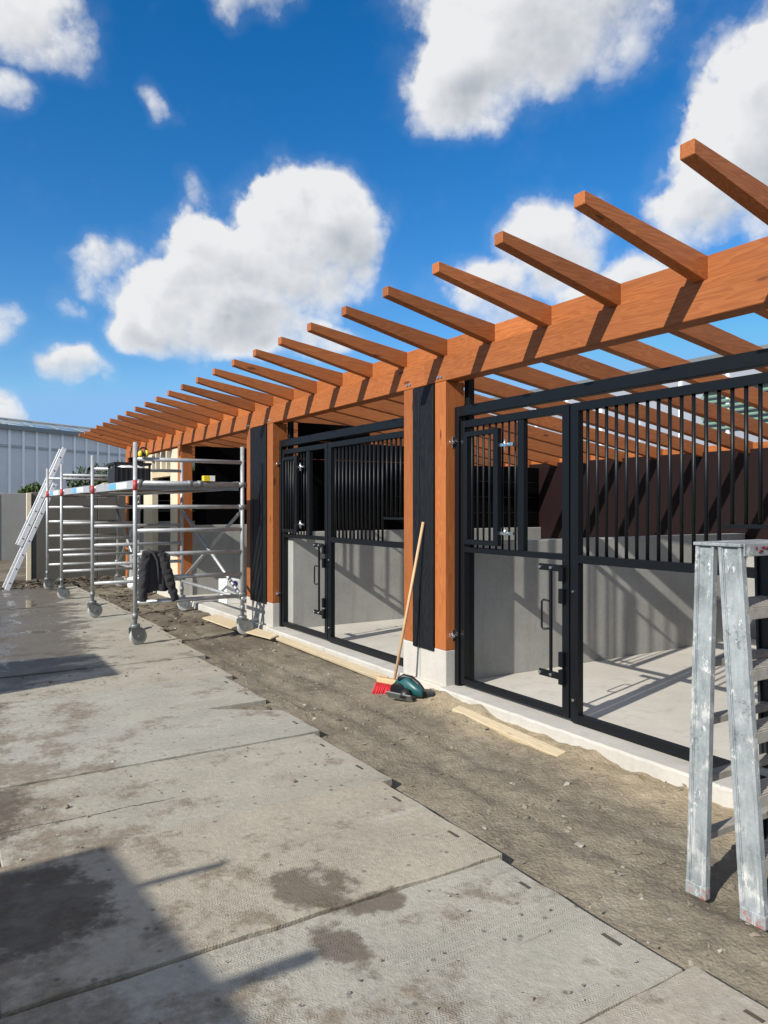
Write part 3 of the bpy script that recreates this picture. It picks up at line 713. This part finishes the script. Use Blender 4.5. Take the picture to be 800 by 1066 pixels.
# ------------------------------------------------------------------ scaffold towers
def tower(x0, x1, ya, yb, label, braces=True, decks=((0, 1),), far_x=None):
    t = thing('scaffold_tower', ((x0 + x1) / 2, (ya + yb) / 2, 0), label, 'scaffold', 'rolling scaffold towers along the stables')
    levels = [.482 + .27 * k for k in range(7)]
    for yy in (ya, yb):
        for xx in (x0, x1):
            MB().tube([(xx, yy, .215), (xx, yy, 2.29)], .0245, 12).build('leg', 'alu', t)
            b = MB(); b.cyl((xx, yy, .30), (xx, yy, .37), .031, 12); b.build('leg_collar', 'grey_metal', t)
            b = MB()
            if xx == x0: b.cyl((xx, yy, 1.745), (xx, yy, 1.865), .0254, 12); b.build('clip_band', 'red_clip', t)
            # caster
            a = rng.uniform(-.35, .35)
            dx, dy = math.cos(a), math.sin(a)
            wc = Vector((xx + .035 * dx, yy + .035 * dy, .1))
            b = MB(); n_ = Vector((-dy, dx, 0))
            b.cyl((xx, yy, .205), (xx, yy, .24), .055, 14)
            for s_ in (-1, 1):
                b.prism([(0, 0)] * 0 or [(-.062, .205), (.062, .205), (.098, .15), (.100, .085), (.07, .045), (.02, .055), (-.03, .08), (-.062, .14)], 1, s_ * .034 - .003, s_ * .034 + .003)
            for v in b.bm.verts[28:]:
                p = v.co.copy(); v.co = Vector((xx + p.x * dx - p.y * dy, yy + p.x * dy + p.y * dx, p.z))
            b.bar(wc + Vector((dx * .06, dy * .06, .07)), wc + Vector((dx * .16, dy * .16, .085)), .05, .012)
            c = b.build('caster', 'grey_metal', t, .001)
            b = MB(); r_ = .1
            prof = [(-.025, .03), (-.025, .085), (-.021, .097), (-.01, r_), (.01, r_), (.021, .097), (.025, .085), (.025, .03)]
            rings = []
            for (o_, rr) in prof: rings.append([b.bm.verts.new(wc + n_ * o_ + (Vector((dx, dy, 0)) * math.cos(q * math.pi / 12) + Vector((0, 0, 1)) * math.sin(q * math.pi / 12)) * rr) for q in range(24)])
            for A, B in zip(rings, rings[1:]):
                for q in range(24): f = b.bm.faces.new((A[q], A[(q + 1) % 24], B[(q + 1) % 24], B[q])); f.smooth = True
            b.bm.faces.new(rings[0]); b.bm.faces.new(rings[-1][::-1])
            b.build('wheel', 'rubber', c)
            b = MB(); b.cyl(wc - n_ * .042, wc + n_ * .042, .02, 12); b.build('axle', 'grey_metal', c)
        for z in levels:
            MB().tube([(x0 + .02, yy, z), (x1 - .02, yy, z)], .0245 if z < 1.8 or z > 1.9 else .029, 10).build('rung', 'alu', t)
    # horizontal braces and diagonals on the building side
    MB().tube([(x1, ya - .05, .45), (x1, yb + .05, .45)], .022, 10).build('brace', 'alu', t)
    if braces:
        MB().tube([(x1 + .03, ya, 1.56), (x1 + .03, yb, .50)], .022, 10).build('brace', 'alu', t)
        MB().tube([(x1 - .03, yb, 1.56), (x1 - .03, ya, .50)], .022, 10).build('brace', 'alu', t)
        for yy, z in ((ya, 1.56), (yb, .50), (yb, 1.56), (ya, .50), (ya, 1.83)):
            MB().cyl((x1 - .05, yy + .0, z), (x1 + .05, yy, z), .034, 10).build('coupler', 'grey_metal', t)
        for q in (.48, .58, .0): MB().cyl((x0 + .05 + q * 1.2, ya, 1.80), (x0 + .05 + q * 1.2, ya, 1.87), .036, 10).build('coupler', 'grey_metal', t)
    for d0, d1 in decks:
        dk = MB().box(x0 + .05, x0 + .62, d0, d1, 1.775, 1.792).box(x0 + .64, x1 - .03, d0, d1, 1.775, 1.792).build('deck', 'deck_ply', t, .002)
        for xx in (x0 + .04, x0 + .612, x0 + .648, x1 - .04):
            b = MB(); b.box(xx - .012, xx + .012, d0 - .02, d1 + .02, 1.770, 1.868); b.build('deck_edge', 'alu_deck', dk, .002)
        L = d1 - d0
        for f0, f1, mt in ((.20, .44, 'stripe_white'), (.441, .62, 'stripe_blue')):
            MB().box(x0 + .0255, x0 + .0275, d0 + L * f0, d0 + L * f1, 1.785, 1.855).build('sticker', mt, dk)
        for yy in (d0 - .03, d1 + .03):
            MB().box(x0 + .03, x1 - .03, yy - .01, yy + .01, 1.76, 1.81).build('deck_hook', 'alu', dk, .001)
    return t
tower(2.02, 3.29, 8.60, 11.10, 'nearest rolling scaffold tower with a dark jacket hung over its low rung', True, ((8.68, 11.0),))
tower(1.965, 3.235, 13.50, 15.20, 'far rolling scaffold tower with the leaning extension ladder against its platform', True, ((11.25, 13.42), (13.58, 15.95)))
# things on the platforms
b = MB(); b.bar((2.30, 11.4, 1.905), (2.62, 13.9, 1.905), .14, .03); tag(b.build('timber_plank', 'pale_y', None, .003), 'long pale plank lying on the far scaffold platform', 'plank')
cr = thing('tool_crate', (2.4, 10.4, 1.87), 'black open-topped plastic tool crate on the nearest scaffold platform', 'crate')
b = MB(); x0, x1, y0, y1 = 2.13, 2.60, 10.2, 10.6
b.box(x0, x1, y0, y1, 1.872, 1.885)
for a in ((x0, x1, y0, y0 + .015), (x0, x1, y1 - .015, y1)): b.box(a[0], a[1], a[2], a[3], 1.886, 2.085)
for a in ((x0, x0 + .015), (x1 - .015, x1)): b.box(a[0], a[1], y0 + .016, y1 - .016, 1.886, 2.085)
for xx in frange(x0 + .03, x1 - .04, .062): b.box(xx, xx + .012, y0 - .008, y0 - .0005, 1.89, 2.08)
b.build('crate_body', 'black_plastic', cr, .002)
b = MB(); b.box(x0 - .012, x1 + .012, y0 - .012, y0 + .014, 2.125, 2.155).box(x0 - .012, x1 + .012, y1 - .014, y1 + .012, 2.125, 2.155)
for xx in (x0, x1 - .03): b.box(xx, xx + .03, y0 - .01, y0 + .012, 2.086, 2.124).box(xx, xx + .03, y1 - .012, y1 + .01, 2.086, 2.124)
b.box(x0 - .012, x0 + .014, y0 + .015, y1 - .015, 2.125, 2.155).box(x1 - .014, x1 + .012, y0 + .015, y1 - .015, 2.125, 2.155)
b.build('crate_rim', 'black_plastic', cr, .002)
b = MB(); b.blob((2.33, 10.4, 2.08), (.13, .13, .05), 2, 3, .5).blob((2.46, 10.35, 2.07), (.08, .1, .06), 2, 9, .5); b.build('contents', 'white_card', cr)
ca = thing('cardboard_carton', (2.86, 8.6, 1.863), 'small yellow and white carton on the upper scaffold rung', 'carton')
MB().box(2.80, 2.875, 8.56, 8.64, 1.864, 1.93).build('carton_half', 'yellow', ca, .002)
MB().box(2.8755, 2.935, 8.56, 8.64, 1.864, 1.93).build('carton_half', 'white_card', ca, .002)
# ear defenders clipped on the near leg
ed = thing('ear_defenders', (2.06, 8.58, 2.13), 'yellow ear defenders with black band hooked on the scaffold leg top', 'ear defenders')
for dx in (-.008, .062):
    b = MB(); b.blob((2.07 + dx, 8.54, 2.155 + dx * .1), (.026, .034, .042), 2, 1, .05); b.build('ear_cup', 'yellow', ed)
    b = MB(); b.blob((2.07 + dx + (.020 if dx < 0 else -.020), 8.543, 2.157), (.014, .033, .041), 2, 2, .05); b.build('ear_cushion', 'black_plastic', ed)
b = MB(); b.tube([(2.07 + .027 - .045 * math.cos(q * math.pi / 8), 8.545, 2.185 + .042 * math.sin(q * math.pi / 8)) for q in range(9)], .010, 8); b.build('headband', 'black_plastic', ed)

# jacket over the low rung
jk = thing('jacket', (2.27, 8.56, .5), 'dark grey work jacket hung over a rung of the nearest scaffold tower', 'jacket')
b = MB(); NU, NV = 40, 26; rings = []
for j in range(NV + 1):
    v = j / NV; z = 1.065 - .40 * v - .05 * v * math.sin(1.0)
    cx = 2.21 + .05 * v; wx = lerp(.120, .160, min(v * 1.5, 1)) + .012 * math.sin(v * 5); wy = lerp(.030, .060, min(v * 1.8, 1))
    ring = []
    for i in range(NU):
        a = 2 * math.pi * i / NU
        fold = 1 + (.16 + .30 * v) * math.sin(a * 6 + v * 3.0) * .55 + .12 * v * mnoise.noise(Vector((math.cos(a) * 2, math.sin(a) * 2, v * 3)))
        zz = z + (.02 * math.sin(a * 2 + 1) + .015 * mnoise.noise(Vector((a, 1, 2)))) * v - (.05 * max(0, -math.cos(a)) * v)
        ring.append(b.bm.verts.new((cx + wx * math.cos(a) * (1 + .3 * (fold - 1)), 8.555 + wy * math.sin(a) * fold, zz)))
    rings.append(ring)
for A, B in zip(rings, rings[1:]):
    for q in range(NU): f = b.bm.faces.new((A[q], A[(q + 1) % NU], B[(q + 1) % NU], B[q])); f.smooth = True
b.bm.faces.new(rings[0]); b.bm.faces.new(rings[-1])
b.build('jacket_body', 'jacket', jk)
def sleeve(pts, rs):
    b = MB(); P = []; RR = []; N = 30
    for k in range(N):
        t = k / (N - 1) * (len(pts) - 1); i = min(int(t), len(pts) - 2); f = t - i
        P.append(Vector(pts[i]).lerp(Vector(pts[i + 1]), f)); RR.append(lerp(rs[i], rs[i + 1], f) * (1 + .10 * math.sin(k * 1.35) * math.sin(k * .31 + 1)))
    b.tube(P, RR, 20)
    yc = sum(p.y for p in P) / len(P)
    for v in b.bm.verts:
        v.co.y = yc + (v.co.y - yc) * .62
        d = mnoise.noise(Vector((v.co.x * 16 + v.co.z * 14, v.co.y * 10, v.co.z * 22 - v.co.x * 12)))
        v.co += Vector((.010 * d, -.020 * max(d, -.3), .004 * d))
    b.build('sleeve', 'jacket', jk)
sleeve([(2.120, 8.525, 1.045), (2.095, 8.50, .90), (2.085, 8.495, .70), (2.080, 8.495, .50)], [.050, .060, .054, .046])
sleeve([(2.285, 8.525, 1.035), (2.335, 8.505, .88), (2.385, 8.50, .70), (2.450, 8.50, .49)], [.050, .064, .056, .043])
b = MB(); b.tube([(2.14, 8.535, 1.07), (2.19, 8.505, 1.05), (2.24, 8.495, .96), (2.25, 8.492, .84), (2.26, 8.492, .70)], [.022, .022, .016, .013, .012], 10); b.build('collar', 'jacket', jk)

# ------------------------------------------------------------------ extension ladder
ex = thing('extension_ladder', (1.3, 15.7, 0), 'long aluminium extension ladder leaning on the far scaffold platform', 'ladder')
def ladder_section(xa, za, xb, zb, y0, y1, off):
    A = Vector((xa, 0, za)); B = Vector((xb, 0, zb)); d = (B - A).normalized(); nrm = Vector((-d.z, 0, d.x))
    A += nrm * off; B += nrm * off; L = (B - A).length
    s_ = MB().bar(A + Vector((0, y0, 0)), B + Vector((0, y0, 0)), .028, .085, nrm).bar(A + Vector((0, y1, 0)), B + Vector((0, y1, 0)), .028, .085, nrm).build('ladder_section', 'alu_bright', ex, .002)
    k = .14
    while k < L - .05:
        p = A + d * k; MB().tube([p + Vector((0, y0, 0)), p + Vector((0, y1, 0))], .014, 8).build('rung', 'alu', s_); k += .28
    b = MB()
    k = .14
    while k < L - .05:
        p = A + d * k; b.cyl(p + Vector((0, y0 - .019, 0)), p + Vector((0, y0 - .0142, 0)), .013, 8); k += .28
    b.build('rung_ends', 'black_plastic', s_)
ladder_section(1.30, .02, 2.13, 2.02, 15.42, 15.88, 0)
ladder_section(1.62, .80, 2.40, 2.66, 15.46, 15.84, .105)

# ------------------------------------------------------------------ broom, power tool, planks
br = thing('broom', (3.32, 5.3, 0), 'wooden broom with red bristles leaning on the black cladding of a post', 'broom')
MB().tube([(3.335, 5.235, .10), (3.572, 5.150, 1.43)], .0125, 10).build('broom_handle', 'broom_wood', br)
b = MB(); b.bar((3.27, 5.385, .100), (3.385, 5.115, .095), .055, .045); b.build('broom_head', 'broom_wood', br, .008, 2)
b = MB()
A, B = Vector((3.265, 5.39, .078)), Vector((3.385, 5.11, .073)); d = (B - A).normalized(); n_ = Vector((d.y, -d.x, 0))
for i in range(30):
    for j in range(5):
        p = A.lerp(B, (i + .5) / 30) + n_ * (j - 2) * .012
        q = p + Vector((rng.uniform(-.008, .008), rng.uniform(-.008, .008), -.085)) + n_ * (j - 2) * .009 + Vector((-.035, -.01, 0))
        b.tube([p, q], [.004, .0055], 5)
b.build('bristles', 'red_bristle', br)
tl = thing('power_tool', (3.27, 4.95, .02), 'teal and black cordless power tool lying on the dirt beside the broom', 'power tool')
def ring_solid(b, secs, n=16):
    """skinned solid through elliptical sections: (centre, right, up)"""
    rs = [[b.bm.verts.new(Vector(c) + Vector(r) * math.cos(2 * math.pi * k / n) + Vector(u) * math.sin(2 * math.pi * k / n)) for k in range(n)] for c, r, u in secs]
    for A, B in zip(rs, rs[1:]):
        for k in range(n): f = b.bm.faces.new((A[k], A[(k + 1) % n], B[(k + 1) % n], B[k])); f.smooth = True
    b.bm.faces.new(rs[0]); b.bm.faces.new(rs[-1])
G = .02
b = MB(); ring_solid(b, [((3.22, 5.03, G + .10), (.0, .035, 0), (.01, 0, .035)), ((3.235, 5.02, G + .105), (.0, .055, 0), (.015, 0, .055)), ((3.27, 4.965, G + .115), (.02, .05, 0), (.01, 0, .065)), ((3.31, 4.90, G + .09), (.03, .045, 0), (0, 0, .055)), ((3.34, 4.85, G + .075), (.03, .04, 0), (0, 0, .045)), ((3.35, 4.835, G + .07), (.02, .03, 0), (0, 0, .03))])
b.build('motor_housing', 'teal', tl)
b = MB(); b.tube([(3.24, 5.02, G + .15), (3.27, 4.99, G + .178), (3.32, 4.95, G + .165), (3.35, 4.90, G + .125), (3.36, 4.86, G + .085)], [.020, .022, .021, .020, .022], 12); b.build('handle', 'black_plastic', tl)
b = MB(); b.bar((3.345, 4.90, G + .05), (3.45, 4.82, G + .04), .085, .06); b.build('battery', 'black_plastic', tl, .010, 2)
b = MB(); b.bar((3.14, 5.035, G + .045), (3.255, 4.85, G + .03), .012, .085, (-.6, -.35, .7)); b.build('base_plate', 'grey_metal', tl, .003)
b = MB(); b.cyl((3.205, 4.985, G + .07), (3.222, 4.995, G + .075), .065, 24); b.build('blade_guard', 'black_plastic', tl, .002)
b = MB(); ring_solid(b, [((3.20, 4.93, G + .06), (.02, .03, 0), (.01, 0, .03)), ((3.23, 4.91, G + .065), (.02, .035, 0), (.01, 0, .04)), ((3.26, 4.89, G + .06), (.018, .03, 0), (.01, 0, .032))]); b.build('gear_case', 'black_plastic', tl)
def plank(a, bb, w, h, label, mt='pale_y', tilt=(0, 0, 1)):
    b = MB(); b.bar(a, bb, w, h, tilt); o = b.build('timber_plank', mt, None, .003)
    return tag(o, label, 'plank')
plank((3.475, 7.93, .050), (3.455, 5.56, .040), .075, .030, 'long raw plank along the kerb left of the broom', 'pale_y', (-.35, 0, 1))
plank((3.425, 4.50, .026), (3.36, 3.34, .012), .075, .034, 'short raw plank sunk in the sand by the near kerb', 'pale_y', (-.25, 0, 1))
b = MB(); secs = []
for k in range(9):
    f = k / 8; yy = lerp(9.95, 7.95, f); zz = .02 + .035 * abs(f - .45); wv = .10 * (1 - .5 * f * f)
    secs.append([b.bm.verts.new(p) for p in ((3.33 + .10 * f - wv, yy, zz), (3.33 + .10 * f + wv, yy, zz + .03), (3.33 + .10 * f + wv, yy, zz + .045), (3.33 + .10 * f - wv, yy, zz + .016))])
for A, B in zip(secs, secs[1:]):
    for q in range(4): b.bm.faces.new((A[q], A[(q + 1) % 4], B[(q + 1) % 4], B[q]))
b.bm.faces.new(secs[0]); b.bm.faces.new(secs[-1][::-1])
tag(b.build('plywood_offcut', 'pale_y', None), 'curved thin plywood offcut under the near scaffold wheel by the post', 'plywood')
wb = thing('white_box', (3.95, 10.9, .1), 'white square box with a blue round mark standing inside the dark stable', 'box')
b = MB(); b.box(3.86, 4.12, 10.75, 11.1, .10, .46); b.build('box_body', 'white_card', wb, .006)
b = MB(); b.blob((3.99, 10.748, .40), (.05, .002, .05), 2, 1, .05); b.build('blue_mark', 'blue_ink', wb)
sk = thing('cement_sack', (3.2, 14.2, 0), 'white sack slumped on the dirt beside the far scaffold tower legs', 'sack')
b = MB(); b.blob((3.38, 14.35, .14), (.15, .22, .16), 3, 4, .3); b.build('sack_body', 'white_card', sk)
# rubble along the far wall
b = MB()
for k in range(520):
    x, y = rng.uniform(.4, 3.5), rng.uniform(15.7, 16.95); r = .012 + .06 * rng.random() ** 2.5
    b.blob((x, y, -.03 + .10 * max(y - 16.2, 0) + r * .2), (r * rng.uniform(1, 2.2), r, r * .6), 1, k, 1.3, False)
for k in range(120):
    x, y = rng.uniform(2.6, 3.45), rng.uniform(9.5, 15.5); r = rng.uniform(.012, .04)
    b.blob((x, y, dirt_z(x, y) + r * .2), (r * 1.4, r, r * .7), 1, k, 1.0, False)
tag(b.build('rubble', 'rubble'), 'dark lumps of soil and rubble along the foot of the concrete wall', 'rubble', None, 'stuff')

# ------------------------------------------------------------------ walls, greenhouses, plants behind
wl = thing('concrete_wall', (2.9, 17.1, 0), 'dark weathered concrete wall closing the yard behind the scaffold', 'wall')
for a, c in ((1.90, 3.2), (3.204, 5.0)):
    MB().box(a, c, 17.0, 17.2, -.2, 1.88).build('wall_panel', 'wall_dark', wl, .01)
MB().box(1.80, 1.885, 16.97, 17.06, -.2, 1.86).build('edge_post', 'pale_z', wl, .004)
w2 = thing('concrete_wall', (1.9, 27, 0), 'lighter grey concrete wall section standing further back by the glasshouse', 'wall')
MB().box(1.95, 4.2, 26.5, 26.75, -.3, 2.02).build('wall_panel', 'wall_mid', w2, .01)
MB().box(1.86, 1.945, 26.46, 26.6, -.3, 2.04).build('edge_post', 'pale_z', w2, .004)

def greenhouse(label, P0, dirn, length, post, gut, base, roof_h, depth, green=False, glz='glazing'):
    d = Vector((dirn[0], dirn[1], 0)).normalized(); nb = Vector((d.y, -d.x, 0)) * (1 if green else -1)     # nb points away from the camera
    P0 = Vector((P0[0], P0[1], 0))
    if nb.dot(P0) < 0: nb = -nb
    g = thing('greenhouse', P0, label, 'greenhouse')
    def at(s_, back, z): p = P0 + d * s_ + nb * back; return (p.x, p.y, z)
    b = MB(); b.hexa([at(0, 0, -.2), at(length, 0, -.2), at(length, .12, -.2), at(0, .12, -.2), at(0, 0, gut), at(length, 0, gut), at(length, .12, gut), at(0, .12, gut)])
    b.build('glazed_wall', glz, g)
    k = 0
    while k * post <= length and k < 90:
        s_ = k * post
        MB().bar(at(s_, -.03, -.2), at(s_, -.03, gut), .10, .06, nb).build('wall_post', 'white_paint', g); k += 1
    b = MB(); b.bar(at(0, -.05, gut + .09), at(length, -.05, gut + .09), .22, .18); b.build('gutter', 'grey_metal', g)
    b = MB(); b.bar(at(0, -.02, gut * .86), at(length, -.02, gut * .86), .05, .09); b.build('wall_rail', 'alu', g)
    b = MB(); b.hexa([at(0, .1, gut + .19), at(length, .1, gut + .19), at(length, depth, gut + roof_h), at(0, depth, gut + roof_h), at(0, .1, gut + .21), at(length, .1, gut + .21), at(length, depth, gut + roof_h + .02), at(0, depth, gut + roof_h + .02)])
    rf = b.build('roof', 'roofglass', g)
    b = MB(); b.tube([at(0, depth, gut + roof_h + .05), at(length, depth, gut + roof_h + .05)], .06, 8); b.build('ridge', 'alu', rf)
    b = MB(); k = 0
    while k * post * 2 < length:
        q = k * post * 2
        b.tube([at(q, .1, gut + .23), at(q + post * 1.6, depth, gut + roof_h + .04)], .022, 6); b.tube([at(q + post * 1.6, .1, gut + .23), at(q, depth, gut + roof_h + .04)], .014, 6); k += 1
    b.build('glazing_bars', 'grey_metal', rf)
    if green:
        b = MB(); q = 0
        while q < 9:
            z = base + q * .16; b.bar(at(0, -.12, z), at(28, -.12, z), .05, .085, nb); q += 1
        b.build('green_slats', 'green', g)
    return g
greenhouse('long grey glasshouse with white posts beyond the concrete wall', (-9.0, 26.9), (1, .56), 60, .62, 4.72, 0, .80, 3.4)
greenhouse('tall glasshouse with green slatted vents behind the open rafters', (20.0, -14), (0, 1), 44, 1.6, 5.9, 3.9, .12, 4.0, True, 'glazing_grey')

def bush(name, label, c, r, n, leaf, mt, stems=5):
    t = thing(name, (c[0], c[1], 0), label, 'bush')
    b = MB()
    for k in range(stems):
        a = rng.uniform(0, 6.28); tip = (c[0] + r[0] * .6 * math.cos(a), c[1] + r[1] * .6 * math.sin(a), c[2] + r[2] * .5)
        b.tube([(c[0] + .1 * math.cos(a), c[1] + .1 * math.sin(a), -.2), ((c[0] + tip[0]) / 2, (c[1] + tip[1]) / 2, (c[2]) * .6), tip], [.05, .035, .012], 6)
    b.build('stem', 'bark', t)
    b = MB()
    for k in range(n):
        v = Vector((rng.gauss(0, 1), rng.gauss(0, 1), rng.gauss(0, 1))).normalized()
        rad = rng.uniform(.55, 1.0) * (1 + .35 * mnoise.noise(v * 2.3 + Vector((c[0], 0, 0))))
        p = Vector((c[0] + v.x * r[0] * rad, c[1] + v.y * r[1] * rad, c[2] + v.z * r[2] * rad))
        if p.z < -.1: continue
        q = Matrix.Rotation(rng.uniform(0, 6.28), 3, 'Z') @ Matrix.Rotation(rng.uniform(-1.2, 1.2), 3, 'X')
        s_ = leaf * rng.uniform(.6, 1.4)
        b.poly([p + q @ Vector(w_) for w_ in ((-s_ * .4, 0, 0), (0, -s_, .1 * s_), (s_ * .4, 0, 0), (0, s_, .1 * s_))])
    b.build('foliage', mt, t); return t
bush('hedge_bush', 'broad dark green bush rising behind the black tool crate', (4.75, 23.0, 1.55), (1.5, 1.1, 1.25), 6000, .10, 'leaf')
bush('hedge_bush', 'dark green shrub between the glasshouse and the stables end', (7.2, 23.8, 1.9), (1.9, 1.2, 1.5), 4200, .10, 'leaf')
bush('weed_bush', 'bright green weeds peeping over the grey concrete wall', (3.25, 28.2, 1.95), (.60, .4, .42), 1800, .09, 'leaf2')

# ------------------------------------------------------------------ unseen stand-ins left of the view, added to throw shadows onto the slabs
ct = thing('container_shadow_caster', (-3.045, 2.51, 0), 'unseen added shadow caster shaped as a grey site container, left of the slabs', 'container')  # unseen box, container form made up to fit the large slab shadow
CX1, CY1, CH = -3.045, 2.51, 2.42
b = MB(); n = 40
for (ya, yb) in [(-3.6 + (CY1 + 3.6) * q / n, -3.6 + (CY1 + 3.6) * (q + 1) / n) for q in range(n)]:
    q = round((ya + 3.6) / (CY1 + 3.6) * n); dx = .03 if q % 2 else 0
    b.box(-5.3, CX1 - .03 + dx, ya, yb, .1, CH - .02)
b.build('shadow_caster_body', 'cabin', ct)
b = MB(); b.box(-5.32, CX1 + .005, -3.62, CY1 + .003, CH - .019, CH + .02); b.build('shadow_caster_roof', 'cabin', ct, .004)
MB().box(-5.3, CX1, -3.6, CY1, -.1, .099).build('shadow_caster_base', 'cabin', ct, .004)
ct.rotation_euler.z = R(4.3)
for x, y, L, w, lb in ((-2.47, 2.04, 1.9, .03, 'narrow'), (-2.44, 1.25, 1.8, .06, 'broad')):
    b = MB(); b.bar((x - L, y, CH + .06), (x - .28 + .02, y, CH + .06), w, .05)
    tag(b.build('board_shadow_caster', 'pale_y', None, .003), lb + ' unseen board added on the container-shaped shadow caster for its stick shadow', 'board')  # unseen boards, added for the two stick shadows on the slabs
tb = thing('toilet_shadow_caster', (-2.5, 6.8, 0), 'unseen added shadow caster shaped as a tall blue toilet cabin, left of the slabs', 'toilet cabin')  # unseen box, toilet form made up to fit the farther slab shadow
b = MB(); b.box(-3.24, -2.07, 6.20, 7.30, -.05, 2.28); b.build('shadow_cabin_body', 'blue_cabin', tb, .03, 2)
b = MB(); b.box(-3.26, -2.05, 6.18, 7.32, 2.281, 2.34); b.build('shadow_cabin_roof', 'white_paint', tb, .02, 2)
b = MB(); b.box(-2.068, -2.05, 6.32, 7.18, .08, 2.1); b.build('shadow_cabin_door', 'blue_cabin', tb, .004)
